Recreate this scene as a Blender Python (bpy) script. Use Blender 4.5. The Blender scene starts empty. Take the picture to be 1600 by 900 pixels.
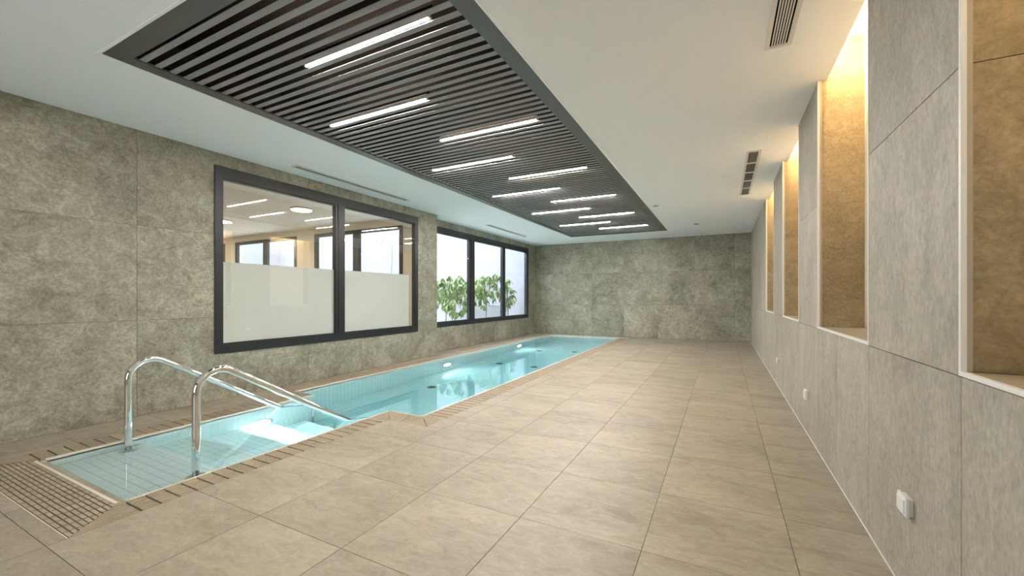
import bpy, bmesh, math, random
from mathutils import Vector, Matrix
random.seed(7)
C = bpy.context.scene.collection
PI = math.pi

# ------------------------------------------------------------------ camera
cam_d = bpy.data.cameras.new('camera')
cam = bpy.data.objects.new('camera', cam_d); C.objects.link(cam)
cam.location = (0, 0, 1.3)
cam.rotation_euler = (PI/2, 0, 0.4753)
cam_d.sensor_width = 36; cam_d.lens = 640.4/1600*36
cam_d.shift_y = 13.585/1600
cam_d.clip_start = 0.02; cam_d.clip_end = 200
bpy.context.scene.camera = cam

# ------------------------------------------------------------------ sky (even overcast daylight)
world = bpy.data.worlds.new('world'); bpy.context.scene.world = world
world.use_nodes = True
bg = world.node_tree.nodes['Background']
bg.inputs['Color'].default_value = (0.84, 0.91, 1.0, 1)
bg.inputs['Strength'].default_value = 6.6

# ------------------------------------------------------------------ exposure, sampling of light
vs = bpy.context.scene.view_settings
vs.view_transform = 'Standard'; vs.look = 'None'; vs.gamma = 1; vs.exposure = 0.44
try: vs.use_curve_mapping = False
except Exception: pass
cy = bpy.context.scene.cycles
cy.use_denoising = True
cy.max_bounces = 14; cy.diffuse_bounces = 7; cy.glossy_bounces = 6
cy.transmission_bounces = 10; cy.transparent_max_bounces = 24
cy.sample_clamp_indirect = 30.0

LAMP_W = 315.0       # ceiling tubes
NICHE_W = 190.0      # coves over the niches
POOL_W = 170.0       # underwater lamps
ANNEX_W = 110.0       # round lamps of the annex

# ------------------------------------------------------------------ measures
XR, XL, XL2, YE, H, YB = 0.712, -5.653, -5.960, 13.387, 3.114, -3.0
STEP_Y = 7.34
TILE = 0.691
OX, OY = -1.063, 2.169
PX0, PX1, PY0, PY1 = -4.113, -1.348, 1.314, 11.92      # slatted ceiling field
WATER = -0.03
NICHES = [(-1.78, -0.46), (0.566, 1.915), (2.903, 4.252), (5.237, 6.540), (7.630, 8.920)]
NX0, NX1 = 0.787, 1.020
SILL = 1.048
JOINT1, JOINT2 = 1.043, 2.078

# ------------------------------------------------------------------ helpers
def bx(bm, x0, x1, y0, y1, z0, z1):
    v = [bm.verts.new(p) for p in ((x0,y0,z0),(x1,y0,z0),(x1,y1,z0),(x0,y1,z0),(x0,y0,z1),(x1,y0,z1),(x1,y1,z1),(x0,y1,z1))]
    for f in ((3,2,1,0),(4,5,6,7),(0,1,5,4),(1,2,6,5),(2,3,7,6),(3,0,4,7)): bm.faces.new([v[i] for i in f])

def boxes(lst):
    bm = bmesh.new()
    for b in lst: bx(bm, *b)
    return bm

def prism(bm, poly, z0, z1):
    """poly: counter-clockwise list of (x, y)"""
    b = [bm.verts.new((x, y, z0)) for x, y in poly]; t = [bm.verts.new((x, y, z1)) for x, y in poly]
    n = len(poly)
    bm.faces.new(list(reversed(b))); bm.faces.new(t)
    for i in range(n): bm.faces.new((b[i], b[(i+1)%n], t[(i+1)%n], t[i]))

def tube(bm, pts, r, seg=16, caps=True):
    pts = [Vector(p) for p in pts]; rings = []
    t0 = (pts[1]-pts[0]).normalized()
    ref = Vector((1,0,0)) if abs(t0.x) < .9 else Vector((0,1,0))
    n = (ref - ref.dot(t0)*t0).normalized()
    for i, p in enumerate(pts):
        if i == 0: t = t0
        elif i == len(pts)-1: t = (pts[i]-pts[i-1]).normalized()
        else: t = ((pts[i+1]-p).normalized() + (p-pts[i-1]).normalized()).normalized()
        n = (n - n.dot(t)*t).normalized(); b = t.cross(n)
        rr = r[i] if isinstance(r, (list, tuple)) else r
        rings.append([bm.verts.new(p + rr*(math.cos(2*PI*k/seg)*n + math.sin(2*PI*k/seg)*b)) for k in range(seg)])
    for a, b in zip(rings, rings[1:]):
        for k in range(seg):
            f = bm.faces.new((a[k], a[(k+1)%seg], b[(k+1)%seg], b[k])); f.smooth = True
    if caps:
        bm.faces.new(list(reversed(rings[0]))); bm.faces.new(rings[-1])

def disc(bm, c, axis, r, th, seg=28):
    c = Vector(c); a = Vector(axis).normalized()
    tube(bm, [c, c + a*th], r, seg)

def mesh_of(name, bm):
    me = bpy.data.meshes.new(name); bm.normal_update(); bm.to_mesh(me); bm.free(); return me

def obj(name, bm, mat, parent=None, loc=None, label=None):
    me = bm if isinstance(bm, bpy.types.Mesh) else mesh_of(name, bm)
    if mat is not None and len(me.materials) == 0: me.materials.append(mat)
    o = bpy.data.objects.new(name, me); C.objects.link(o)
    if loc is not None: o.location = loc
    if parent is not None: o.parent = parent
    if label: o['label'] = label
    return o

def empty(name, loc=(0,0,0)):
    o = bpy.data.objects.new(name, None); C.objects.link(o); o.location = loc; o.empty_display_size = .1
    return o

def tag(o, label, cat, group=None, kind=None):
    o['label'] = label
    if cat: o['category'] = cat
    if group: o['group'] = group
    if kind: o['kind'] = kind
    return o

def struct(o, label=None):
    o['kind'] = 'structure'
    if label: o['label'] = label
    return o

def subtract(rects, hole):
    out = []
    hx0, hx1, hy0, hy1 = hole
    for x0, x1, y0, y1 in rects:
        if hx0 >= x1 or hx1 <= x0 or hy0 >= y1 or hy1 <= y0: out.append((x0, x1, y0, y1)); continue
        if x0 < hx0: out.append((x0, hx0, y0, y1))
        if hx1 < x1: out.append((hx1, x1, y0, y1))
        a, b = max(x0, hx0), min(x1, hx1)
        if y0 < hy0: out.append((a, b, y0, hy0))
        if hy1 < y1: out.append((a, b, hy1, y1))
    return out

def rect_tiles(cells, holes, gap, min_size=.012):
    """cells: list of rectangles; yields list of rectangles per tile"""
    for x0, x1, y0, y1 in cells:
        r = subtract_all([(x0+gap/2, x1-gap/2, y0+gap/2, y1-gap/2)], holes)
        r = [q for q in r if q[1]-q[0] > min_size and q[3]-q[2] > min_size]
        if r: yield r

def subtract_all(r, holes):
    for h in holes: r = subtract(r, h)
    return r

# ------------------------------------------------------------------ materials
def new_mat(name):
    m = bpy.data.materials.new(name); m.use_nodes = True
    nt = m.node_tree; nt.nodes.clear()
    out = nt.nodes.new('ShaderNodeOutputMaterial')
    return m, nt, out

def plain(name, col, rough=.5, metal=0, spec=.5, bump=0, bscale=60):
    m, nt, out = new_mat(name)
    p = nt.nodes.new('ShaderNodeBsdfPrincipled'); nt.links.new(p.outputs[0], out.inputs[0])
    p.inputs['Base Color'].default_value = (*col, 1); p.inputs['Roughness'].default_value = rough
    p.inputs['Metallic'].default_value = metal; p.inputs['Specular IOR Level'].default_value = spec
    if bump:
        n = nt.nodes.new('ShaderNodeTexNoise'); n.inputs['Scale'].default_value = bscale; n.inputs['Detail'].default_value = 3
        g = nt.nodes.new('ShaderNodeNewGeometry'); nt.links.new(g.outputs['Position'], n.inputs['Vector'])
        b = nt.nodes.new('ShaderNodeBump'); b.inputs['Strength'].default_value = bump; b.inputs['Distance'].default_value = .01
        nt.links.new(n.outputs[0], b.inputs['Height']); nt.links.new(b.outputs[0], p.inputs['Normal'])
    return m

def stone(name, dark, mid, light, rough=.6, stretch=(1,1,1), bump=.25, scale=1.0, spec=.4, speck=.35):
    m, nt, out = new_mat(name)
    N, L = nt.nodes.new, nt.links.new
    p = N('ShaderNodeBsdfPrincipled'); L(p.outputs[0], out.inputs[0])
    p.inputs['Roughness'].default_value = rough; p.inputs['Specular IOR Level'].default_value = spec
    g = N('ShaderNodeNewGeometry')
    info = N('ShaderNodeObjectInfo')
    # every tile carries its own stretch of the print
    off = N('ShaderNodeVectorMath'); off.operation = 'SCALE'; off.inputs[0].default_value = (7.3, 3.1, 5.7)
    L(info.outputs['Random'], off.inputs['Scale'])
    add = N('ShaderNodeVectorMath'); add.operation = 'ADD'; L(g.outputs['Position'], add.inputs[0]); L(off.outputs[0], add.inputs[1])
    mul = N('ShaderNodeVectorMath'); mul.operation = 'MULTIPLY'; mul.inputs[1].default_value = stretch; L(add.outputs[0], mul.inputs[0])
    def noise(s, det, rgh=.55, dist=0):
        n = N('ShaderNodeTexNoise'); n.inputs['Scale'].default_value = s*scale; n.inputs['Detail'].default_value = det
        n.inputs['Roughness'].default_value = rgh; n.inputs['Distortion'].default_value = dist
        L(mul.outputs[0], n.inputs['Vector']); return n
    a = noise(1.7, 6, .62, .5); b = noise(9, 8, .7, 1.2); c = noise(55, 4, .6)
    s1 = N('ShaderNodeMath'); s1.operation = 'MULTIPLY_ADD'; s1.inputs[1].default_value = .5
    L(b.outputs[0], s1.inputs[0])
    h = N('ShaderNodeMath'); h.operation = 'MULTIPLY'; h.inputs[1].default_value = .5; L(a.outputs[0], h.inputs[0]); L(h.outputs[0], s1.inputs[2])
    r = N('ShaderNodeValToRGB'); L(s1.outputs[0], r.inputs[0])
    e = r.color_ramp.elements
    e[0].position = .36; e[0].color = (*dark, 1); e[1].position = .64; e[1].color = (*light, 1)
    q = r.color_ramp.elements.new(.5); q.color = (*mid, 1)
    r2 = N('ShaderNodeMapRange'); r2.inputs['From Min'].default_value = .3; r2.inputs['From Max'].default_value = .7
    r2.inputs['To Min'].default_value = 1-speck*.5; r2.inputs['To Max'].default_value = 1+speck*.5
    L(c.outputs[0], r2.inputs['Value'])
    sc = N('ShaderNodeVectorMath'); sc.operation = 'SCALE'; L(r.outputs[0], sc.inputs[0]); L(r2.outputs[0], sc.inputs['Scale'])
    # small difference from tile to tile
    r3 = N('ShaderNodeMapRange'); r3.inputs['To Min'].default_value = .95; r3.inputs['To Max'].default_value = 1.05
    L(info.outputs['Random'], r3.inputs['Value'])
    sc2 = N('ShaderNodeVectorMath'); sc2.operation = 'SCALE'; L(sc.outputs[0], sc2.inputs[0]); L(r3.outputs[0], sc2.inputs['Scale'])
    L(sc2.outputs[0], p.inputs['Base Color'])
    bp = N('ShaderNodeBump'); bp.inputs['Strength'].default_value = bump; bp.inputs['Distance'].default_value = .004
    hm = N('ShaderNodeMath'); hm.operation = 'ADD'; L(b.outputs[0], hm.inputs[0]); L(c.outputs[0], hm.inputs[1])
    L(hm.outputs[0], bp.inputs['Height']); L(bp.outputs[0], p.inputs['Normal'])
    return m

def emit(name, col, s):
    m, nt, out = new_mat(name)
    e = nt.nodes.new('ShaderNodeEmission'); e.inputs[0].default_value = (*col, 1); e.inputs[1].default_value = s
    nt.links.new(e.outputs[0], out.inputs[0]); return m

def glass(name, refl=.08, tint=(.97,.985,.98)):
    m, nt, out = new_mat(name); N, L = nt.nodes.new, nt.links.new
    t = N('ShaderNodeBsdfTransparent'); t.inputs[0].default_value = (*tint, 1)
    gl = N('ShaderNodeBsdfGlossy'); gl.inputs['Roughness'].default_value = .0
    lw = N('ShaderNodeLayerWeight'); lw.inputs['Blend'].default_value = .5
    pw = N('ShaderNodeMath'); pw.operation = 'POWER'; pw.inputs[1].default_value = 5; L(lw.outputs['Facing'], pw.inputs[0])
    ma = N('ShaderNodeMath'); ma.operation = 'MULTIPLY_ADD'; ma.inputs[1].default_value = 1-refl; ma.inputs[2].default_value = refl
    L(pw.outputs[0], ma.inputs[0])
    mx = N('ShaderNodeMixShader'); L(ma.outputs[0], mx.inputs[0]); L(t.outputs[0], mx.inputs[1]); L(gl.outputs[0], mx.inputs[2])
    L(mx.outputs[0], out.inputs[0]); return m

def frost(name):
    m, nt, out = new_mat(name); N, L = nt.nodes.new, nt.links.new
    d = N('ShaderNodeBsdfDiffuse'); d.inputs[0].default_value = (.80,.82,.82,1)
    t = N('ShaderNodeBsdfTranslucent'); t.inputs[0].default_value = (.93,.94,.94,1)
    mx = N('ShaderNodeMixShader'); mx.inputs[0].default_value = .5; L(d.outputs[0], mx.inputs[1]); L(t.outputs[0], mx.inputs[2])
    g = N('ShaderNodeBsdfGlossy'); g.inputs['Roughness'].default_value = .05
    m2 = N('ShaderNodeMixShader'); m2.inputs[0].default_value = .05; L(mx.outputs[0], m2.inputs[1]); L(g.outputs[0], m2.inputs[2])
    L(m2.outputs[0], out.inputs[0]); return m

def pool_tile_mat(name, col, grout, vertical=True):
    """small white pool tiles told apart by thin joints; cell .07 x .14"""
    m, nt, out = new_mat(name); N, L = nt.nodes.new, nt.links.new
    p = N('ShaderNodeBsdfPrincipled'); L(p.outputs[0], out.inputs[0]); p.inputs['Roughness'].default_value = .25
    g = N('ShaderNodeNewGeometry')
    sx = N('ShaderNodeSeparateXYZ'); L(g.outputs['Position'], sx.inputs[0])
    sn = N('ShaderNodeSeparateXYZ'); L(g.outputs['True Normal'], sn.inputs[0])
    def line(sock, pitch, off=0.0):
        a = N('ShaderNodeMath'); a.operation = 'ADD'; a.inputs[1].default_value = off; L(sock, a.inputs[0])
        d = N('ShaderNodeMath'); d.operation = 'PINGPONG'; d.inputs[1].default_value = pitch/2; L(a.outputs[0], d.inputs[0])
        c = N('ShaderNodeMath'); c.operation = 'LESS_THAN'; c.inputs[1].default_value = .0022; L(d.outputs[0], c.inputs[0]); return c.outputs[0]
    def mx(a, b, op):
        c = N('ShaderNodeMath'); c.operation = op; L(a, c.inputs[0])
        if isinstance(b, float): c.inputs[1].default_value = b
        else: L(b, c.inputs[1])
        return c.outputs[0]
    def absn(s):
        c = N('ShaderNodeMath'); c.operation = 'ABSOLUTE'; L(s, c.inputs[0]); return mx(c.outputs[0], .5, 'GREATER_THAN')
    ax, ay, az = absn(sn.outputs[0]), absn(sn.outputs[1]), absn(sn.outputs[2])
    lx7, lx14 = line(sx.outputs[0], .07, 4.84), line(sx.outputs[0], .14, 4.84)
    ly7 = line(sx.outputs[1], .07, -1.19); lz = line(sx.outputs[2], .14, .19)
    fz = mx(mx(lx14, ly7, 'MAXIMUM'), az, 'MULTIPLY')
    fx = mx(mx(ly7, lz, 'MAXIMUM'), ax, 'MULTIPLY')
    fy = mx(mx(lx7, lz, 'MAXIMUM'), ay, 'MULTIPLY')
    f = mx(mx(fx, fy, 'MAXIMUM'), fz, 'MAXIMUM')
    r = N('ShaderNodeMix'); r.data_type = 'RGBA'; L(f, r.inputs[0]); r.inputs[6].default_value = (*col, 1); r.inputs[7].default_value = (*grout, 1)
    L(r.outputs[2], p.inputs['Base Color'])
    return m

def water_mat():
    m, nt, out = new_mat('pool_water'); N, L = nt.nodes.new, nt.links.new
    g = N('ShaderNodeBsdfGlass'); g.inputs['IOR'].default_value = 1.333; g.inputs['Roughness'].default_value = 0
    geo = N('ShaderNodeNewGeometry')
    n = N('ShaderNodeTexNoise'); n.inputs['Scale'].default_value = 1.6; n.inputs['Detail'].default_value = 1; L(geo.outputs['Position'], n.inputs['Vector'])
    b = N('ShaderNodeBump'); b.inputs['Strength'].default_value = .02; b.inputs['Distance'].default_value = .05
    L(n.outputs[0], b.inputs['Height']); L(b.outputs[0], g.inputs['Normal'])
    L(g.outputs[0], out.inputs[0])
    v = N('ShaderNodeVolumeAbsorption'); v.inputs['Color'].default_value = (.42,.90,.96,1); v.inputs['Density'].default_value = .34
    L(v.outputs[0], out.inputs['Volume'])
    return m

M = {}
M['wall'] = stone('wall_stone', (.15,.138,.102), (.27,.256,.196), (.41,.393,.318), rough=.5, scale=.8, speck=.5, bump=.3, spec=.45)
M['wall_r'] = stone('wall_stone_streaked_lit', (.285,.265,.215), (.385,.355,.295), (.475,.445,.375), rough=.55, stretch=(1.2,1.2,.6), bump=.3)  # same wall stone, made paler: window light is put into its colour
M['niche'] = stone('niche_stone_warm_lit', (.20,.145,.075), (.28,.215,.12), (.38,.30,.18), rough=.6, bump=.25)  # wall stone tinted gold: the warm cove glow is put into its colour
M['floor'] = stone('floor_stone', (.235,.203,.150), (.325,.284,.216), (.395,.349,.272), rough=.48, stretch=(.6,1.2,1), bump=.12, spec=.5, speck=.16)
M['grout'] = plain('grout', (.10,.085,.065), .9)
M['fgrout'] = plain('floor_grout', (.17,.14,.105), .9)
M['ceiling'] = plain('ceiling_paint', (.885,.905,.925), .8)
M['white'] = plain('white_metal', (.80,.80,.79), .4)
M['cream'] = plain('cream_paint', (.72,.66,.55), .8)
M['jambstrip'] = plain('jamb_strip', (.42,.37,.30), .6)
M['annexceil'] = plain('annex_ceiling_paint', (.78,.76,.72), .8)
M['dark'] = plain('window_metal', (.014,.017,.021), .38)
M['slat'] = plain('slat_paint', (.27,.268,.265), .5, spec=.4)
M['panelframe'] = plain('panel_frame_paint', (.085,.078,.072), .42, spec=.6)
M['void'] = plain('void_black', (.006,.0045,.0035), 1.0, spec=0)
M['chrome'] = plain('chrome', (.80,.80,.79), .06, 1)
M['steel'] = plain('brushed_steel', (.5,.5,.5), .3, 1)
M['grate'] = stone('grate_resin', (.31,.25,.175), (.37,.305,.22), (.42,.35,.26), rough=.6, bump=.1, scale=3, speck=.2)
M['trim'] = plain('cream_trim', (.74,.68,.58), .5)
M['gutter'] = plain('gutter', (.035,.028,.02), .8)
M['ptile'] = plain('pool_tile', (.84,.90,.89), .22)
M['pgrout'] = plain('pool_grout', (.42,.50,.50), .8)
M['pool'] = pool_tile_mat('pool_tiling', (.82,.90,.89), (.50,.60,.60))
M['nose'] = plain('step_nosing_glint', (.93,.95,.95), .25)  # whiter than the tiles: lamp glint on the rounded step edges, as colour
M['water'] = water_mat()
M['glass'] = glass('window_glass', .11)
M['frost'] = frost('frosted_film')
M['tube'] = emit('lamp_tube', (1.0,.93,.86), LAMP_W)
M['cove'] = emit('cove_strip', (1.0,.76,.47), NICHE_W)
M['poollamp'] = emit('pool_lamp', (.93,.98,1.0), POOL_W)
M['poollamp2'] = emit('pool_lamp_far', (.93,.98,1.0), POOL_W*.5)
M['annexlamp'] = emit('annex_lamp', (1.0,.86,.68), ANNEX_W)
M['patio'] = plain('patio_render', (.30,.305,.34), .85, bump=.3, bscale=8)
M['gravel'] = plain('patio_ground', (.62,.62,.60), .9, bump=.6, bscale=40)
M['leaf'] = stone('leaf_green', (.05,.11,.025), (.12,.20,.05), (.26,.36,.12), rough=.4, bump=0, scale=2, speck=.1)
M['bark'] = plain('bark', (.22,.19,.15), .9)
M['black'] = plain('black_plastic', (.02,.02,.02), .5)
M['meshgrey'] = plain('vent_grey', (.20,.21,.20), .6)
M['ventwhite'] = plain('vent_white', (.70,.69,.65), .5)

# ------------------------------------------------------------------ floor
# pool outline (water edge), counter-clockwise
NRX, NRO = -3.400, -3.136       # near basin right: water edge, grating outside
NLX, NLO = -4.840, -5.100
MRX, MRO = -2.925, -2.632
MLX, MLO = -5.240, -5.500
NY0, NYO = 1.215, 0.868
NOTCH0, NOTCH1 = 3.255, 3.530   # right step: grating outside, water edge
JOG0, JOG1 = 3.400, 3.655       # left step
PY_END = 13.10
floor_holes = [(NLO, NRO, NYO, JOG0), (MLO, NRO, JOG0, YE-.05), (NRO, MRO, NOTCH0, YE-.05)]
# right of NRO only from NOTCH0 on
def floor_regions():
    r = subtract_all([(XL2, XR, YB, YE)], [(NLO, NRO, NYO, JOG0), (MLO, NRO, JOG0, PY_END+.06), (NRO, MRO, NOTCH0, PY_END+.06)])
    return subtract(r, (XL2-.1, XL, YB-.1, STEP_Y))
floor = obj('floor', boxes([(a, b, c, d, -.20, -.006) for a, b, c, d in floor_regions()]), M['fgrout'])
struct(floor, 'beige stone tiled floor around the pool')
xs = [OX + TILE*i for i in range(-8, 4)]; ys = [OY + TILE*j for j in range(-9, 18)]
cells = []
for i, x0 in enumerate(xs):
    for y0 in ys:
        a, b, c, d = max(x0, XL2), min(x0+TILE, XR), max(y0, YB), min(y0+TILE, YE)
        if b-a > .02 and d-c > .02: cells.append((a, b, c, d))
holes = [(NLO-.001, NRO+.001, NYO-.004, JOG0), (MLO-.001, NRO+.001, JOG0-.001, PY_END+.062), (NRO-.01, MRO+.001, NOTCH0-.002, PY_END+.062), (XL2-.1, XL, YB-.1, STEP_Y)]
cache = {}
for r in rect_tiles(cells, holes, .0034):
    x0 = min(q[0] for q in r); y0 = min(q[2] for q in r)
    key = tuple(round(v, 4) for q in r for v in (q[0]-x0, q[1]-x0, q[2]-y0, q[3]-y0))
    if key not in cache:
        cache[key] = mesh_of('floor_tile', boxes([(q[0]-x0, q[1]-x0, q[2]-y0, q[3]-y0, -.010, 0) for q in r]))
        cache[key].materials.append(M['floor'])
    obj('floor_tile', cache[key], None, floor, (x0, y0, 0))

# ------------------------------------------------------------------ walls of stone tiles
def wall_tiles(parent, plane, at, cells, holes, mat, gap=.004, th=.010, into=-1):
    """plane 'x' (cells are y0,y1,z0,z1) or 'y' (cells are x0,x1,z0,z1); face at `at`, body towards `into`"""
    for r in rect_tiles(cells, holes, gap):
        bs = []
        for a, b, c, d in r:
            lo, hi = (at, at+th) if into > 0 else (at-th, at)
            bs.append((lo, hi, a, b, c, d) if plane == 'x' else (a, b, lo, hi, c, d))
        obj('wall_tile', boxes(bs), mat, parent)

rows = [(0, JOINT1), (JOINT1, JOINT2), (JOINT2, H)]
def grid_cells(cuts, rows=rows): return [(a, b, c, d) for a, b in zip(cuts, cuts[1:]) for c, d in rows]

W1 = (2.852, 6.686, .580, 2.952); W2 = (7.560, 12.784, .580, 2.952)
# left wall
wl = boxes([(XL-.12, XL-.009, a, b, c, d) for a, b, c, d in subtract([(YB, STEP_Y, -.2, 3.3)], W1)])
bx(wl, XL2-.12, XL-.12, 7.30, STEP_Y-.001, -.2, 3.3)
wl = struct(obj('wall_left', wl, M['grout']), 'left wall of large olive grey stone tiles')
cuts = [YB] + [2.092+1.0375*k for k in range(-4, 6) if 2.092+1.0375*k > YB+.1] ; cuts = [c for c in cuts if c < STEP_Y-.1] + [STEP_Y]
wall_tiles(wl, 'x', XL, grid_cells(cuts), [W1], M['wall'])
# recessed part of the left wall
wr_ = struct(obj('wall_recess', boxes([(XL2-.14, XL2-.009, a, b, c, d) for a, b, c, d in subtract([(STEP_Y, YE+.1, -.2, 3.3)], W2)]), M['grout']), 'set back part of the left wall beyond the corner')
cuts = [STEP_Y+.002, 8.37, 9.41, 10.45, 11.49, 12.53, YE]
wall_tiles(wr_, 'x', XL2, grid_cells(cuts), [W2], M['wall'])
# end wall
we = struct(obj('wall_back', boxes([(XL2-.14, XR+.4, YE+.009, YE+.15, -.2, 3.3)]), M['grout']), 'far end wall of mottled grey green stone tiles')
cuts = [XL2] + [-4.93+1.045*k for k in range(0, 6)] + [XR]
wall_tiles(we, 'y', YE, grid_cells(cuts), [], M['wall'], into=1)
# wall behind the photographer with a glazed opening added for daylight
WB = (-3.6, -1.4, .3, 2.40)
wb = struct(obj('wall_front', boxes([(a, b, YB-.15, YB-.009, c, d) for a, b, c, d in subtract([(XL-.12, XR+.4, -.2, 3.3)], WB)]), M['grout']))
wall_tiles(wb, 'y', YB, grid_cells([XL, -4.6, -3.6, -2.6, -1.6, -.6, .4, XR]), [WB], M['wall'], into=-1)

# right wall with lit niches
bl = [(XR+.009, 1.30, YB, YE, -.2, SILL-.022), (1.06, 1.30, YB, YE, SILL-.022, 3.85), (XR+.009, 1.30, YB, YE, 3.78, 3.85)]
ends = [YB] + [v for n in NICHES for v in n] + [YE]
piers = list(zip(ends[0::2], ends[1::2]))
for a, b in piers: bl.append((XR+.009, 1.06, a+.011, b-.011, SILL-.022, 3.78))
wr = struct(obj('wall_right', boxes(bl), M['grout']), 'right wall of streaked stone tiles, paled as if by window light, with five lit niches')
low = [YB, -1.78, -.46, .566, 1.915, 2.903, 3.599, 4.252, 5.237, 5.889, 6.540, 7.630, 8.275, 8.920, 9.96, 11.0, 12.04, 13.0, YE]
wall_tiles(wr, 'x', XR, [(a, b, 0, JOINT1-.012) for a, b in zip(low, low[1:])], [], M['wall_r'], into=1)
for a, b in piers:
    cc = [c for c in low if a < c < b]; cc = [a] + cc + [b]
    wall_tiles(wr, 'x', XR, [(p, q, c, d) for p, q in zip(cc, cc[1:]) for c, d in ((JOINT1-.012, JOINT2), (JOINT2, H))], [], M['wall_r'], into=1)
for a, b in NICHES:
    # jamb tiles on both sides
    for c, d in ((SILL, JOINT2), (JOINT2, 3.10), (3.10, 3.43)):
        wall_tiles(wr, 'y', b, [(XR+.026, NX1, c, d)], [], M['niche'], into=1, gap=.003)
        wall_tiles(wr, 'y', a, [(XR+.026, NX1, c, d)], [], M['niche'], into=-1, gap=.003)
    # painted back and upper shaft
    obj('niche_lining', boxes([(NX1-.001, 1.06, a+.0, b+.0, SILL, 3.78), (NX0-.02, 1.06, b-.002, b+.010, 3.433, 3.78), (NX0-.02, 1.06, a-.010, a+.002, 3.433, 3.78),
                               (XR+.009, 1.06, a, b, 3.765, 3.78), (XR+.009, NX0-.012, a, b, H+.09, 3.78)]), M['cream'], wr)
    obj('niche_sill', boxes([(XR+.004, NX1+.012, a+.001, b-.001, SILL-.020, SILL)]), M['floor'], wr)
    obj('edge_trim', boxes([(XR-.003, XR+.012, b-.004, b+.010, SILL-.010, H-.001)]), M['white'], wr)
    obj('jamb_strip', boxes([(XR+.012, XR+.027, b-.003, b+.003, SILL, H-.001)]), M['jambstrip'], wr)
    obj('edge_trim', boxes([(XR-.003, XR+.012, a-.010, a+.004, SILL-.010, H-.001)]), M['white'], wr)
    obj('jamb_strip', boxes([(XR+.012, XR+.027, a-.003, a+.003, SILL, H-.001)]), M['jambstrip'], wr)
    obj('edge_trim', boxes([(XR-.004, XR+.010, a-.008, b+.008, SILL-.014, SILL+.002)]), M['white'], wr)
order = ['behind the camera', 'at the right edge of the picture', 'in the second niche from the camera', 'in the third niche from the camera', 'in the farthest niche']
for (a, b), w in zip(NICHES, order):
    s = obj('led_strip', boxes([(NX0-.010, NX0+.002, a+.05, b-.05, 3.30, 3.33)]), M['cove'])
    tag(s, 'warm cove light strip hidden above the ceiling edge ' + w, 'light', 'cove lights over the niches')

# thin pale line where the right wall meets floor and ceiling
struct(obj('trim_1', boxes([(XR-.004, XR, YB, YE, 0, .007)]), M['white']), 'thin pale sealing line along the foot of the right wall')

# ------------------------------------------------------------------ ceiling
cr = subtract_all([(XL2-.12, XR+.02, YB-.1, YE+.1)], [(PX0, PX1, PY0, PY1)])
cr += [(XR+.02, NX0-.012, a+.001, b-.001) for a, b in NICHES]
ceil = struct(obj('ceiling', boxes([(a, b, c, d, H, H+.09) for a, b, c, d in cr]), M['ceiling']), 'smooth white ceiling around the dark slatted field')
obj('edge_bead', boxes([(PX0-.018, PX0, PY0-.018, PY1+.018, H-.006, H+.001), (PX1, PX1+.018, PY0-.018, PY1+.018, H-.006, H+.001),
                        (PX0, PX1, PY0-.018, PY0, H-.006, H+.001), (PX0, PX1, PY1, PY1+.018, H-.006, H+.001)]), M['ceiling'], ceil)

# slatted field
sf = empty('slatted_ceiling_panel', ((PX0+PX1)/2, (PY0+PY1)/2, H))
tag(sf, 'long dark slatted ceiling panel set into the white ceiling above the pool', 'ceiling panel')
def place(o, root): o.parent = root; o.matrix_parent_inverse = Matrix.Translation(-Vector(root.location)); return o
FW = .142
for b in ((PX0, PX0+.125, PY0, PY1), (PX1-FW, PX1, PY0, PY1), (PX0+.125, PX1-FW, PY0, PY0+FW), (PX0+.125, PX1-FW, PY1-FW, PY1)):
    place(obj('frame_board', boxes([(*b, H-.004, H+.012)]), M['panelframe']), sf)
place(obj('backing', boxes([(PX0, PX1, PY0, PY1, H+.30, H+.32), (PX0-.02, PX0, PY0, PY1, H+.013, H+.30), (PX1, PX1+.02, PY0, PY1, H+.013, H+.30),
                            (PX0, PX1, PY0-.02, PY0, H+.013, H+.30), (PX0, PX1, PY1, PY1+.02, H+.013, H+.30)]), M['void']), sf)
PITCH = .0965; S0 = 1.488
sm = mesh_of('slat', boxes([(PX0+.07, PX1-.07, 0, .045, 0, .005)])); sm.materials.append(M['slat'])
n = 0
while S0 + PITCH*n + .05 < PY1-FW+.02:
    place(obj('slat', sm, None, None, (0, S0+PITCH*n, H+.006)), sf); n += 1
# lamps between the slats
ordn = ['nearest', 'second nearest', 'third nearest', 'fourth', 'fifth', 'sixth', 'seventh', 'eighth', 'ninth', 'tenth', 'farthest']
for k in range(11):
    y = S0 + PITCH*(6+9*k) + .0735
    x0, x1 = (-2.93, -1.715) if k % 2 == 0 else (-3.72, -2.445)
    t = empty('linear_lamp', ((x0+x1)/2, y, H+.03))
    side = 'right-hand' if k % 2 == 0 else 'left-hand'
    nm = ordn[k] + (' of all from the camera' if 2 < k < 10 else '')
    tag(t, 'glowing %s tube lamp between ceiling slats, %s' % (side, nm), 'lamp', 'tube lamps in the slatted ceiling')
    bm = bmesh.new(); tube(bm, [(x0, y, H+.013), (x1, y, H+.013)], .0078, 12); place(obj('lamp_tube', bm, M['tube']), t)
    place(obj('housing', boxes([(x0-.03, x1+.03, y-.012, y+.012, H+.055, H+.085)]), M['void']), t)
    for xx in (x0-.022, x1):
        bm = bmesh.new(); tube(bm, [(xx, y, H+.013), (xx+.022, y, H+.013)], .0105, 12); tube(bm, [(xx+.011, y, H+.008), (xx+.011, y, H+.06)], .004, 8); place(obj('end_cap', bm, M['steel']), t)

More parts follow.
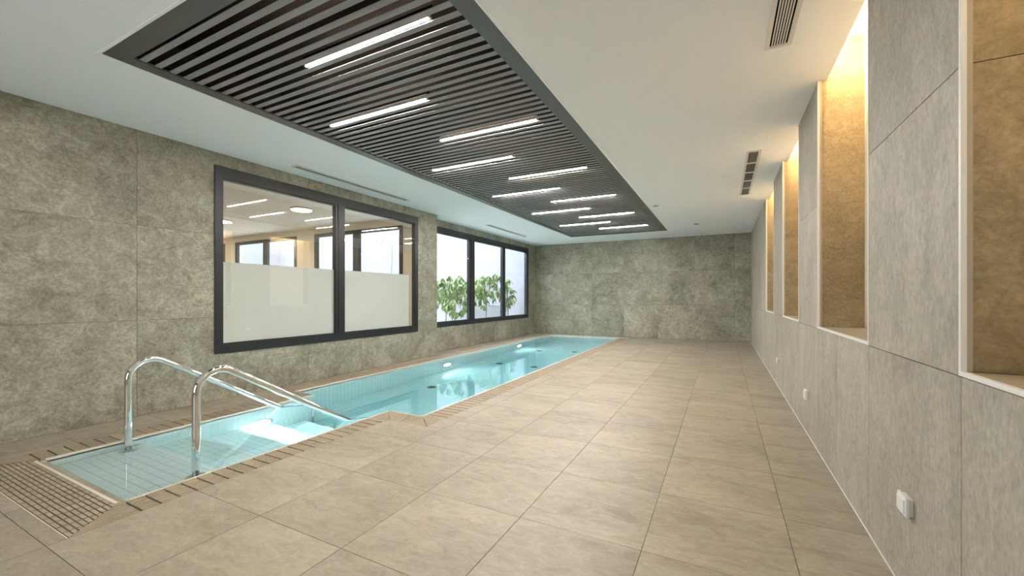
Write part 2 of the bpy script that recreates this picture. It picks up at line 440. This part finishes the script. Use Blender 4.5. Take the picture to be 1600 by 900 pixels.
# ------------------------------------------------------------------ pool basin
basin = empty('swimming_pool_basin', (-4.1, 7.0, 0))
tag(basin, 'long indoor swimming pool lined with small white tiles', 'swimming pool')
B = lambda name, bm, mat: place(obj(name, bm, mat), basin)
DEPTH = -1.25
# shell: walls and floor
sh = boxes([(NLX-.2, NLX, NY0-.2, JOG1, -1.4, -.022), (NRX, NRX+.03, NY0, NOTCH1, -1.4, -.022), (NRX+.03, NRX+.2, NY0-.2, NOTCH0, -1.4, -.06),
            (NLX-.2, NRX+.2, NY0-.2, NY0, -1.4, -.06),
            (MLX-.2, MLX, JOG1, PY_END+.2, -1.4, -.022), (MLX, NLX-.2, JOG0, JOG1, -1.4, -.022), (MRX, MRX+.03, NOTCH1, PY_END, -1.4, -.022),
            (NRX+.03, MRX+.03, NOTCH1-.03, NOTCH1, -1.4, -.022), (MLX, MRX+.2, PY_END, PY_END+.2, -1.4, -.022), (MLX-.2, MRX+.2, NY0-.2, PY_END+.2, -1.5, DEPTH)])
B('shell', sh, M['pool'])
# steps
nose = [1.835, 2.262, 2.680, 3.090, 3.500]; lev = [-.19, -.39, -.59, -.79, -1.02]
prev = NY0
for i, (yn, z) in enumerate(zip(nose, lev)):
    B('step', boxes([(NLX, NRX, prev, yn, DEPTH, z - (.008 if i == 0 else 0))]), M['pgrout'] if i == 0 else M['pool'])
    B('step_nosing_glint', boxes([(NLX+.001, NRX-.001, yn-.032, yn+.005, z-.05, z+.005)]), M['nose'])
    prev = yn
# first platform: every tile by itself
tm = mesh_of('pool_tile', boxes([(.0015, .1385, .0012, .0688, -.008, 0)])); tm.materials.append(M['ptile'])
for i in range(10):
    for j in range(9):
        if NY0 + .07*j + .07 < nose[0] + .02: place(obj('pool_tile', tm, None, None, (NLX+.02+.14*i, NY0+.0*j+.07*j-.012, -.19)), basin)
# upper wall tiles along the near left wall
tw = mesh_of('pool_tile', boxes([(0, .006, .0012, .0688, .0015, .1385)])); tw.materials.append(M['ptile'])
for j in range(34):
    zz = -.17
    while zz > -.75:
        yy = NY0 + .07*j
        lv = next((l for nn, l in zip(nose, lev) if yy < nn), -1.2)
        if zz > lv - .1 and yy + .07 < JOG1: place(obj('pool_tile', tw, None, None, (NLX-.004, yy+.008, zz)), basin)
        zz -= .14
# cream rim around the water
RZ = -.004
rim = boxes([(NRX, -3.374, NY0, 3.52, -.04, RZ), (-4.86, NLX, NY0, JOG1-.02, -.04, RZ), (NLX, NRX, 1.147, 1.166, -.04, RZ+.003),
             (MRX, -2.902, NOTCH1, PY_END, -.04, RZ), (-3.374, MRX, 3.512, NOTCH1, -.04, RZ), (MLX-.02, MLX, JOG1, PY_END, -.04, RZ),
             (MLX-.02, -4.86, JOG1-.015, JOG1, -.04, RZ), (MLX-.26, MRX+.29, PY_END, PY_END+.06, -.04, .001)])
B('rim', rim, M['trim'])
B('lip', boxes([(NLX, NRX, 1.166, NY0+.002, -.06, -.024)]), M['floor'])
# gutter under the gratings
gt = boxes([(NLO, NLX-.001, NYO, JOG1-.001, -.075, -.045), (NRX+.001, NRO, NYO, NOTCH0+.3, -.075, -.045), (NLO, NRO, NYO, 1.15, -.075, -.045),
            (MLO, MLX-.001, JOG0, PY_END, -.075, -.045), (MLX-.01, NLO, JOG0, JOG1-.001, -.075, -.045), (NRO-.28, MRO, NOTCH0, NOTCH1-.02, -.075, -.045), (MRX+.001, MRO, NOTCH0, PY_END, -.075, -.045)])
B('gutter', gt, M['gutter'])
# white edge line at the near end
B('edge_strip', boxes([(NLO, NRO+.004, NYO-.006, NYO-.001, -.03, .002)]), M['trim'])
# water
poly = [(NLX-.004, NY0-.004), (NRX+.004, NY0-.004), (NRX+.004, NOTCH1-.004), (MRX+.004, NOTCH1-.004), (MRX+.004, PY_END+.004), (MLX-.004, PY_END+.004), (MLX-.004, JOG1-.004), (NLX-.004, JOG1-.004)]
bm = bmesh.new(); prism(bm, poly, DEPTH-.02, WATER)
w = obj('pool_water', bm, M['water']); tag(w, 'still clear turquoise water filling the pool to its rim', 'water', kind='stuff')

# ------------------------------------------------------------------ gratings
GP = .0985
def ribs_along_y(x0, x1, y0f, y1f, n, gap=.0065):
    """ribs along y between functions of x (mitred ends)"""
    bm = bmesh.new(); w = (x1-x0)/n
    for i in range(n):
        a, b = x0+w*i+gap/2, x0+w*(i+1)-gap/2
        p = [(a, y0f(a)), (b, y0f(b)), (b, y1f(b)), (a, y1f(a))]
        if y1f(a)-y0f(a) < .002 and y1f(b)-y0f(b) < .002: continue
        p = [(a, y0f(a)), (b, y0f(b)), (b, max(y1f(b), y0f(b)+.001)), (a, max(y1f(a), y0f(a)+.001))]
        prism(bm, p, -.020, 0)
    ym = (y0f((x0+x1)/2)+y1f((x0+x1)/2))/2
    bx(bm, x0+.01, x1-.01, ym-.006, ym+.006, -.034, -.012)
    return bm
def ribs_along_x(y0, y1, x0f, x1f, n, gap=.0075):
    bm = bmesh.new(); w = (y1-y0)/n
    for i in range(n):
        a, b = y0+w*i+gap/2, y0+w*(i+1)-gap/2
        if x1f(a)-x0f(a) < .002 and x1f(b)-x0f(b) < .002: continue
        p = [(x0f(a), a), (max(x1f(a), x0f(a)+.001), a), (max(x1f(b), x0f(b)+.001), b), (x0f(b), b)]
        prism(bm, p, -.020, 0)
    xm = (x0f((y0+y1)/2)+x1f((y0+y1)/2))/2
    bx(bm, xm-.006, xm+.006, y0+.01, y1-.01, -.034, -.012)
    return bm
def grating(name, label, loc):
    t = empty(name, loc); tag(t, label, 'grating', 'gratings around the pool'); return t
def G(bm, root): return place(obj('grating_module', bm, M['grate']), root)
gap2 = .0070
right = grating('overflow_grating', 'beige ribbed overflow grating along the right pool edge', (-3.0, 2.2, 0))
left = grating('overflow_grating', 'beige ribbed overflow grating between the pool and the left wall', (-5.1, 2.2, 0))
end = grating('overflow_grating', 'broad dark-slotted drain grating across the near end of the pool', (-4.1, 1.0, 0))
RI, LI = -3.376, -4.862
def modmesh(width, n):
    bm = ribs_along_y(0, width, lambda x: gap2, lambda x: GP-gap2, n); me = mesh_of('grating_module', bm); me.materials.append(M['grate']); return me
def row_y(root, x0, x1, ya, yb, n=8, far=7.0):
    me = modmesh(x1-x0, n); k = 0; y = ya; last = None; bmf = bmesh.new(); any_far = False
    while y + GP < yb:
        if y < far: place(obj('grating_module', me, None, None, (x0, y, 0)), root)
        else:
            any_far = True; w = (x1-x0)/n
            for i in range(n): bx(bmf, x0+w*i+.003, x0+w*(i+1)-.003, y+gap2, y+GP-gap2, -.02, 0)
        y += GP
    if any_far:
        o = place(obj('far_grating_modules', bmf, M['grate']), root); o['kind'] = 'stuff'
    return y
mid = lambda a, b: (a+b)/2
# right, near basin: mitred first and last piece
sl = (1.145-NYO)/(NRO-RI)
G(ribs_along_y(RI, NRO, lambda x: NYO+sl*(NRO-x)+.004, lambda x: 1.186-gap2, 8), right)
y = row_y(right, RI, NRO, 1.186, 3.22)
sl2 = (3.512-NOTCH0)/(NRO-RI)
G(ribs_along_y(RI, NRO, lambda x: y+gap2, lambda x: NOTCH0+sl2*(NRO-x)-.004, 8), right)
# the step
sl3 = (MRO-(-2.900))/(3.512-NOTCH0)
G(ribs_along_x(NOTCH0, 3.512, lambda v: NRO-(v-NOTCH0)/sl2+.004, lambda v: -2.985-(v-NOTCH0)*.25, 8), right)
G(ribs_along_x(NOTCH0, 3.512, lambda v: -2.975-(v-NOTCH0)*.25, lambda v: MRO-(v-NOTCH0)*sl3-.006, 8), right)
G(ribs_along_y(-2.902, MRO, lambda x: NOTCH0+(MRO-x)/sl3+.008, lambda x: 3.60-gap2, 8), right)
row_y(right, -2.902, MRO, 3.60, PY_END)
# left
sl4 = (1.145-NYO)/(LI-NLO)
G(ribs_along_y(NLO, LI, lambda x: NYO+sl4*(x-NLO)+.004, lambda x: 1.186-gap2, 8), left)
y = row_y(left, NLO, LI, 1.186, 3.37)
G(ribs_along_y(NLO, LI, lambda x: y+gap2, lambda x: JOG0+(x-NLO)*1.0-.003, 8), left)
G(ribs_along_x(JOG0, JOG1-.016, lambda v: -5.26-(v-JOG0)*0+.004, lambda v: NLO+(v-JOG0)-.004, 8), left)
G(ribs_along_y(MLO, -5.262, lambda x: JOG0+.004, lambda x: JOG1-.02, 8), left)
row_y(left, MLO, -5.262, JOG1-.012, PY_END)
# near end: modules with ribs across
xe = [NLO + GP*i for i in range(0, 21)]; xe[-1] = NRO
fl = lambda v: NLO+(v-NYO)/sl4+.003
fr = lambda v: NRO-(v-NYO)/sl-.003
for a, b in zip(xe, xe[1:]):
    G(ribs_along_x(NYO+.002, 1.147, lambda v, a=a: max(a+.0045, fl(v)), lambda v, b=b: min(b-.0045, fr(v)), 10), end)

# ------------------------------------------------------------------ handrails
def arc_path(x):
    p = [(1.690, -.185), (1.690, .20), (1.690, .555)]
    # bend from vertical to a slope of -0.62
    cyy, czz, R = 1.690+.165, .555, .165
    a_end = math.atan2(math.cos(math.atan(.62)), math.sin(math.atan(.62)))
    for i in range(1, 13):
        a = PI + (a_end-PI)*i/12
        p.append((cyy+R*math.cos(a), czz+R*math.sin(a)))
    y0, z0 = p[-1]
    p += [(y0+(3.50-y0)*t, z0-.62*(3.50-y0)*t) for t in (.25, .5, .75, 1)]
    y1, z1 = p[-1]
    # under water the rail turns down to the lowest step
    for i in range(1, 9):
        a = math.pi/2-math.atan(.62)-(math.pi/2-math.atan(.62))*i/8
        p.append((y1 + .12*(math.cos(a)-math.cos(math.pi/2-math.atan(.62))), z1 + .12*(math.sin(a)-math.sin(math.pi/2-math.atan(.62)))))
    p.append((p[-1][0], -1.02 if p[-1][0] < 3.5 else DEPTH+.004))
    return [(x, a, b) for a, b in p]
for x, lab in ((-4.735, 'chrome pool handrail standing farther away, beside the left wall'), (-3.600, 'chrome pool handrail standing nearer, beside the right pool edge')):
    t = empty('handrail', (x, 1.69, -.19)); tag(t, lab, 'handrail', 'handrails at the pool steps')
    P_ = arc_path(x)
    bm = bmesh.new(); tube(bm, P_, .0285, 24); place(obj('rail_tube', bm, M['chrome']), t)
    bm = bmesh.new(); disc(bm, (x, 1.69, -.190), (0,0,1), .072, .010); disc(bm, (x, 1.69, -.180), (0,0,1), .045, .012); place(obj('base_flange', bm, M['chrome']), t)
    bm = bmesh.new(); disc(bm, (x, P_[-1][1], P_[-1][2]-.002), (0,0,1), .06, .012); place(obj('base_flange', bm, M['chrome']), t)

# ------------------------------------------------------------------ underwater lamps and inlets
for x, y, z, r, lab in ((NLX, 2.925, -.62, .125, 'bright underwater lamp beside the pool steps'), (MLX, 7.14, -.70, .12, 'underwater lamp in the left pool wall, halfway along'),
                        (MLX, 10.62, -.70, .12, 'underwater lamp in the left pool wall, farthest away')):
    t = empty('underwater_lamp', (x, y, z)); tag(t, lab, 'lamp', 'underwater lamps')
    bm = bmesh.new(); disc(bm, (x, y, z), (1,0,0), r+.035, .014); place(obj('ring', bm, M['steel']), t)
    bm = bmesh.new(); disc(bm, (x+.014, y, z), (1,0,0), r-.01, .008); place(obj('lens', bm, M['poollamp'] if y < 4 else M['poollamp2']), t)
for i, (x, y, lab) in enumerate(((-4.62, 5.85, 'round dark inlet on the pool floor, nearest to the steps'), (-4.60, 8.30, 'round dark inlet on the pool floor, middle of the left row'), (-4.55, 10.5, 'round dark inlet on the pool floor, farthest of the left row'),
                            (-3.6, 10.75, 'round dark inlet on the pool floor, farther of the right row'), (-3.72, 8.30, 'round dark inlet on the pool floor, nearer of the right row'))):
    t = empty('floor_inlet', (x, y, DEPTH)); tag(t, lab, 'drain', 'inlets on the pool floor')
    bm = bmesh.new(); disc(bm, (x, y, DEPTH), (0,0,1), .085, .012); place(obj('cover', bm, M['meshgrey']), t)
    bm = bmesh.new(); disc(bm, (x, y, DEPTH+.012), (0,0,1), .05, .012); place(obj('cap', bm, M['black']), t)

# ------------------------------------------------------------------ windows
def window_x(name, x, W, mull, top, bot, side, label, proud=.018, depth=.07, frosted=None):
    y0, y1, z0, z1 = W
    t = empty(name, (x, (y0+y1)/2, z0)); struct(t, label)
    xa, xb = x-depth, x+proud
    place(obj('frame', boxes([(xa, xb, y0, y1, z1-top, z1), (xa, xb, y0, y1, z0, z0+bot), (xa, xb, y0, y0+side, z0+bot, z1-top), (xa, xb, y1-side, y1, z0+bot, z1-top)]), M['dark']), t)
    place(obj('inner_frame', boxes([(xa, xb-.022, y0+side, y1-side, z1-top-.016, z1-top), (xa, xb-.022, y0+side, y1-side, z0+bot, z0+bot+.016)]), M['dark']), t)
    for a, b in mull:
        place(obj('mullion', boxes([(xa, xb-.004, a, b, z0+bot, z1-top), (xb-.004, xb+.004, a+.045, b-.045, z0+bot, z1-top)]), M['dark']), t)
    edges = [y0+side] + [v for m_ in mull for v in m_] + [y1-side]
    for a, b in zip(edges[0::2], edges[1::2]):
        place(obj('pane', boxes([(x-.035, x-.027, a+.002, b-.002, z0+bot, z1-top)]), M['glass']), t)
        if frosted:
            place(obj('frosted_film', boxes([(x-.040, x-.037, a+.002, b-(.002 if b < y1-side-.01 else .13), z0+bot, frosted)]), M['frost'], label='frosted white film on the lower half of the pane'), t)
    return t
window_x('window_1', XL, W1, [(4.652, 4.831)], .145, .110, .095, 'dark framed two-pane window in the left wall, lower half frosted', frosted=1.745)
window_x('window_2', XL2, W2, [(9.107, 9.357), (10.944, 11.108)], .140, .110, .150, 'dark framed three-pane window over the pool with plants outside')
# unseen window behind the photographer, added to let in daylight
t = empty('window_3', (-2.5, YB-.08, .3)); struct(t, 'added unseen window in the wall behind the camera, letting in daylight')
a, b, c, d = WB
place(obj('frame', boxes([(a, b, YB-.11, YB-.03, d-.09, d), (a, b, YB-.11, YB-.03, c, c+.09), (a, a+.09, YB-.11, YB-.03, c+.09, d-.09), (b-.09, b, YB-.11, YB-.03, c+.09, d-.09), (-2.56, -2.44, YB-.11, YB-.03, c+.09, d-.09)]), M['dark']), t)
for p, q in ((a+.09, -2.56), (-2.44, b-.09)): place(obj('pane', boxes([(p, q, YB-.075, YB-.068, c+.09, d-.09)]), M['glass']), t)

# daylight portals (they only guide the sampling of sky light through the openings)
def portal(name, loc, rot, sx, sy):
    l = bpy.data.lights.new(name, 'AREA'); l.shape = 'RECTANGLE'; l.size = sx; l.size_y = sy; l.cycles.is_portal = True
    o = bpy.data.objects.new(name, l); C.objects.link(o); o.location = loc; o.rotation_euler = rot
portal('window_portal', (XL2-.16, 10.17, 1.77), (0, -PI/2, 0), 2.3, 5.1)
portal('window_portal', (-2.5, YB-.2, 1.35), (PI/2, 0, 0), 2.2, 2.1)

# ------------------------------------------------------------------ ceiling vents
def linear_grille(x0, x1, y0, y1, label, slots=7, dividers=False):
    t = empty('air_grille', ((x0+x1)/2, (y0+y1)/2, H)); tag(t, label, 'vent', 'air grilles in the ceiling')
    z0, z1 = H-.010, H-.0005
    f = .028
    place(obj('frame', boxes([(x0, x0+f, y0, y1, z0, z1), (x1-f, x1, y0, y1, z0, z1), (x0+f, x1-f, y0, y0+f, z0, z1), (x0+f, x1-f, y1-f, y1, z0, z1)]), M['ventwhite']), t)
    place(obj('backing', boxes([(x0+f, x1-f, y0+f, y1-f, H-.003, H-.0008)]), M['void']), t)
    w = (x1-x0-2*f)/(slots)
    if not dividers:
        for i in range(1, slots):
            place(obj('blade', boxes([(x0+f+w*i-w*.27, x0+f+w*i+w*.27, y0+f, y1-f, z0+.002, z1)]), M['ventwhite']), t)
    else:
        bm = bmesh.new(); yy = y0+f+.012
        while yy < y1-f: bx(bm, x0+f, x1-f, yy-.004, yy+.004, z0+.003, z1); yy += .022
        for i in range(1, 9): bx(bm, x0+f+(x1-x0-2*f)/9*i-.0035, x0+f+(x1-x0-2*f)/9*i+.0035, y0+f, y1-f, z0+.003, z1)
        o = place(obj('mesh_screen', bm, M['meshgrey']), t); o['kind'] = 'stuff'
        for i in range(1, 5):
            yy = y0+f+(y1-y0-2*f)/5*i
            place(obj('divider', boxes([(x0+f, x1-f, yy-.03, yy+.03, z0+.001, z1)]), M['ventwhite']), t)
linear_grille(.270, .435, 1.30, 3.52, 'white slotted ceiling grille at the top of the picture')
linear_grille(.262, .425, 5.90, 8.35, 'white framed ceiling grille with grey mesh, near the right wall', dividers=True)
for y0, y1, lab in ((3.66, 5.95, 'long thin grey slot diffuser in the ceiling above the frosted window'), (8.90, 11.15, 'long thin grey slot diffuser in the ceiling above the plant window')):
    t = empty('slot_diffuser', (-5.28, (y0+y1)/2, H)); tag(t, lab, 'vent', 'slot diffusers by the left wall')
    place(obj('frame', boxes([(-5.335, -5.315, y0, y1, H-.012, H-.0005), (-5.235, -5.215, y0, y1, H-.012, H-.0005), (-5.315, -5.235, y0, y0+.02, H-.012, H-.0005), (-5.315, -5.235, y1-.02, y1, H-.012, H-.0005)]), M['ventwhite']), t)
    place(obj('slot', boxes([(-5.315, -5.235, y0+.02, y1-.02, H-.004, H-.0006)]), M['meshgrey']), t)
for x, y, lab in ((-1.19, 8.55, 'small white ceiling spot nearer the slatted panel'), (-.59, 11.15, 'small white ceiling spot near the far wall')):
    t = empty('ceiling_spot', (x, y, H)); tag(t, lab, 'ceiling fitting', 'small fittings in the ceiling')
    bm = bmesh.new(); disc(bm, (x, y, H-.0005), (0,0,-1), .075, .012); place(obj('ring', bm, M['ventwhite']), t)
    bm = bmesh.new(); disc(bm, (x, y, H-.012), (0,0,-1), .045, .006); place(obj('cap', bm, M['meshgrey']), t)

# ------------------------------------------------------------------ sockets on the right wall
for y0, z0, h, lab in ((2.295, .367, .080, 'white wall socket low on the right wall, nearest the camera'), (4.65, .334, .09, 'white wall socket low on the right wall, middle one'), (6.90, .341, .08, 'white wall socket low on the right wall, farthest')):
    t = empty('wall_socket', (XR, y0+.05, z0)); tag(t, lab, 'socket', 'sockets along the right wall')
    place(obj('back_box', boxes([(XR-.016, XR-.0005, y0+.006, y0+.094, z0+.005, z0+h-.005)]), M['trim']), t)
    place(obj('cover_plate', boxes([(XR-.026, XR-.016, y0, y0+.10, z0, z0+h)]), M['white']), t)
    place(obj('flap', boxes([(XR-.032, XR-.026, y0+.014, y0+.086, z0+.012, z0+h-.012)]), M['white']), t)

# ------------------------------------------------------------------ annex room behind window 1
AY = 7.27; AX = -17.0; AY0 = -2.0
aw = [(-13.23, -10.36), (-9.62, -6.585), (-17.0+.4, -13.80)]
rects = [(AX, XL-.12, 0, H)]
for a, b in aw: rects = subtract(rects, (a, b, .9, 2.952))
an = struct(obj('wall_annex_end', boxes([(a, b, AY, AY+.18, c, d) for a, b, c, d in rects]), M['cream']), 'cream end wall of the room seen through the frosted window')
struct(obj('wall_annex_side', boxes([(AX-.1, AX, AY0, AY+.18, 0, H), (AX, XL-.12, AY0-.1, AY0, 0, H)]), M['cream']), 'cream side walls of the room behind the frosted window')
struct(obj('floor_annex', boxes([(AX-.1, XL-.12, AY0-.1, AY+.18, -.1, 0)]), M['floor']), 'floor of the room behind the frosted window')
struct(obj('ceiling_annex', boxes([(AX-.1, XL-.12, AY0-.1, AY+.18, H, H+.1)]), M['annexceil']), 'white ceiling of the room behind the frosted window')
mulls = {0: [(-11.85, -11.66)], 1: [(-8.19, -7.98)], 2: [(-15.2, -15.0)]}
for i, (a, b) in enumerate(aw):
    t = empty('window_%d' % (4+i), ((a+b)/2, AY, .9)); struct(t, 'dark framed window in the end wall of the room behind, %s' % ('middle one', 'right-hand one', 'left-hand one')[i])
    z0, z1, f = .9, 2.952, .09
    place(obj('frame', boxes([(a, b, AY-.02, AY+.06, z1-f, z1), (a, b, AY-.02, AY+.06, z0, z0+f), (a, a+f, AY-.02, AY+.06, z0+f, z1-f), (b-f, b, AY-.02, AY+.06, z0+f, z1-f)]), M['dark']), t)
    for p, q in mulls[i]: place(obj('mullion', boxes([(p, q, AY-.015, AY+.06, z0+f, z1-f)]), M['dark']), t)
    p, q = mulls[i][0]
    for u, v in ((a+f, p), (q, b-f)): place(obj('pane', boxes([(u, v, AY+.02, AY+.028, z0+f, z1-f)]), M['glass']), t)
k = 0
names = ['right-hand round lamp of the room behind, seen through the frosted window', 'left-hand round lamp of the room behind, seen at the window edge', 'round ceiling lamp of the room behind, deepest inside']
for i, x in enumerate((-7.73, -10.62, -13.5)):
    for y in (5.53, 2.3):
        t = empty('round_lamp', (x, y, H)); tag(t, (names[i] if y > 3 else ('round ceiling lamp of the room behind, out of view, ' + ('first', 'second', 'third')[i] + ' from the pool')), 'lamp', 'round lamps in the room behind')
        bm = bmesh.new(); disc(bm, (x, y, H-.0005), (0,0,-1), .205, .03, 32); place(obj('lamp_ring', bm, M['white']), t)
        bm = bmesh.new(); disc(bm, (x, y, H-.031), (0,0,-1), .185, .006, 32); place(obj('diffuser', bm, M['annexlamp']), t)

# ------------------------------------------------------------------ patio outside
struct(obj('ground_patio', boxes([(-26, XL2-.14, AY+.18, 19, -.3, -.05)]), M['gravel']), 'pale ground of the planted light court')
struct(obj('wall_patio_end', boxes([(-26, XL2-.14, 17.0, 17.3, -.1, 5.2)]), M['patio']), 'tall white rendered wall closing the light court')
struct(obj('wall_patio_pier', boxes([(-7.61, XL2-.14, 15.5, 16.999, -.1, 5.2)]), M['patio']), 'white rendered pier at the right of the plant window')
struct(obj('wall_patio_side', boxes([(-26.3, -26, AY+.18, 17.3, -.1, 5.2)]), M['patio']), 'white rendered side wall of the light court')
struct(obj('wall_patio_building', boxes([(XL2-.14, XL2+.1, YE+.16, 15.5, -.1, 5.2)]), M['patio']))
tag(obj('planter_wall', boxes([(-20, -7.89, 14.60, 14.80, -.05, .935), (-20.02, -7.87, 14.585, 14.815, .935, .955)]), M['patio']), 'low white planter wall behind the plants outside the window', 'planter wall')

def leaf_mesh():
    bm = bmesh.new(); L, W = .25, .044; st = []
    for i, t in enumerate((0, .18, .42, .7, 1.0)):
        w = W*math.sin(PI*min(t*.9+.06, 1))**.8 if 0 < t < 1 else .003
        y = L*t; z = -.10*t*t
        st.append([bm.verts.new((-w, y, z+.012)), bm.verts.new((0, y, z)), bm.verts.new((w, y, z+.012))])
    for a, b in zip(st, st[1:]):
        bm.faces.new((a[0], a[1], b[1], b[0])); bm.faces.new((a[1], a[2], b[2], b[1]))
    r = bmesh.ops.extrude_face_region(bm, geom=bm.faces[:])
    for v in [g for g in r['geom'] if isinstance(g, bmesh.types.BMVert)]: v.co.z -= .002
    return mesh_of('leaf', bm)
LM = leaf_mesh(); LM.materials.append(M['leaf'])
def plant(x, y, zc, rx, rz, nodes, label, trunk=True, seed=1, kind='leafy_shrub'):
    rd = random.Random(seed)
    t = empty(kind, (x, y, -.05)); tag(t, label, 'plant', 'plants in the light court')
    bm = bmesh.new()
    tube(bm, [(x, y, -.05), (x+.02, y, zc*.5), (x, y, zc)], [.028, .022, .014], 8)
    pts = []
    for i in range(nodes):
        while True:
            p = Vector((rd.uniform(-1,1), rd.uniform(-1,1), rd.uniform(-1,1)))
            if .25 < p.length < 1: break
        q = Vector((x+p.x*rx, y+p.y*rx*.8, zc+p.z*rz)); pts.append(q)
        tube(bm, [(x, y, zc-rz*.5), ((x+q.x)/2, (y+q.y)/2, (zc+q.z)/2-.05), tuple(q)], [.010, .007, .004], 5)
    place(obj('stem', bm, M['bark']), t)
    for q in pts:
        m_ = rd.choice((6, 7, 7, 8)); a0 = rd.uniform(0, 6.28)
        for j in range(m_):
            o = obj('leaf', LM, None, t, tuple(q - Vector((x, y, -.05))))
            o.rotation_euler = (math.radians(rd.uniform(-75, -12)), rd.uniform(-.4, .4), a0 + 2*PI*j/m_ + rd.uniform(-.25,.25)); s = rd.uniform(.7, 1.1); o.scale = (s*1.15, s, s)
    return t
plant(-8.12, 11.5, 1.42, .80, .68, 42, 'leafy green plant in the left pane of the plant window', seed=3)
plant(-7.72, 12.9, 1.60, .80, .74, 42, 'leafy green plant in the middle pane of the plant window', seed=5)
plant(-7.40, 14.0, 1.40, .36, .70, 20, 'slim leafy plant in the right pane of the plant window', seed=8)
plant(-10.0, 13.55, 1.35, .62, .62, 36, 'leafy green plant half hidden behind the wall corner', seed=11)
plant(-8.90, 13.65, 1.50, .50, .66, 34, 'leafy green plant standing behind the other two, hidden in part by the left window bar', seed=21)
plant(-12.2, 11.0, 1.80, .45, .42, 12, 'plant top seen beside the far window bar above the frosting', seed=14)
plant(-10.7, 11.0, 1.72, .55, .42, 14, 'plant tops seen low in the far right window above the frosting', seed=17)
# bare bent stem
bm = bmesh.new()
def up(u, v, Y=11.0):
    a = (u-800)/640.4; s, c = math.sin(.4753), math.cos(.4753); dd = Y/(s*a+c)
    return (dd*(c*a-s), Y, 1.3+(463.6-v)*dd/640.4)
tube(bm, [up(611,455), up(611.5,430), up(612.5,400), up(612.5,383)], .012, 6)
tube(bm, [up(612.5,383), up(606,376), up(600,373), up(597,378), up(594.5,385)], .009, 6)
tube(bm, [up(606,376), up(602,371), up(597,373)], .007, 6)
o = obj('bare_stem', bm, M['bark']); tag(o, 'thin bare bent stem outside the far right window', 'plant')
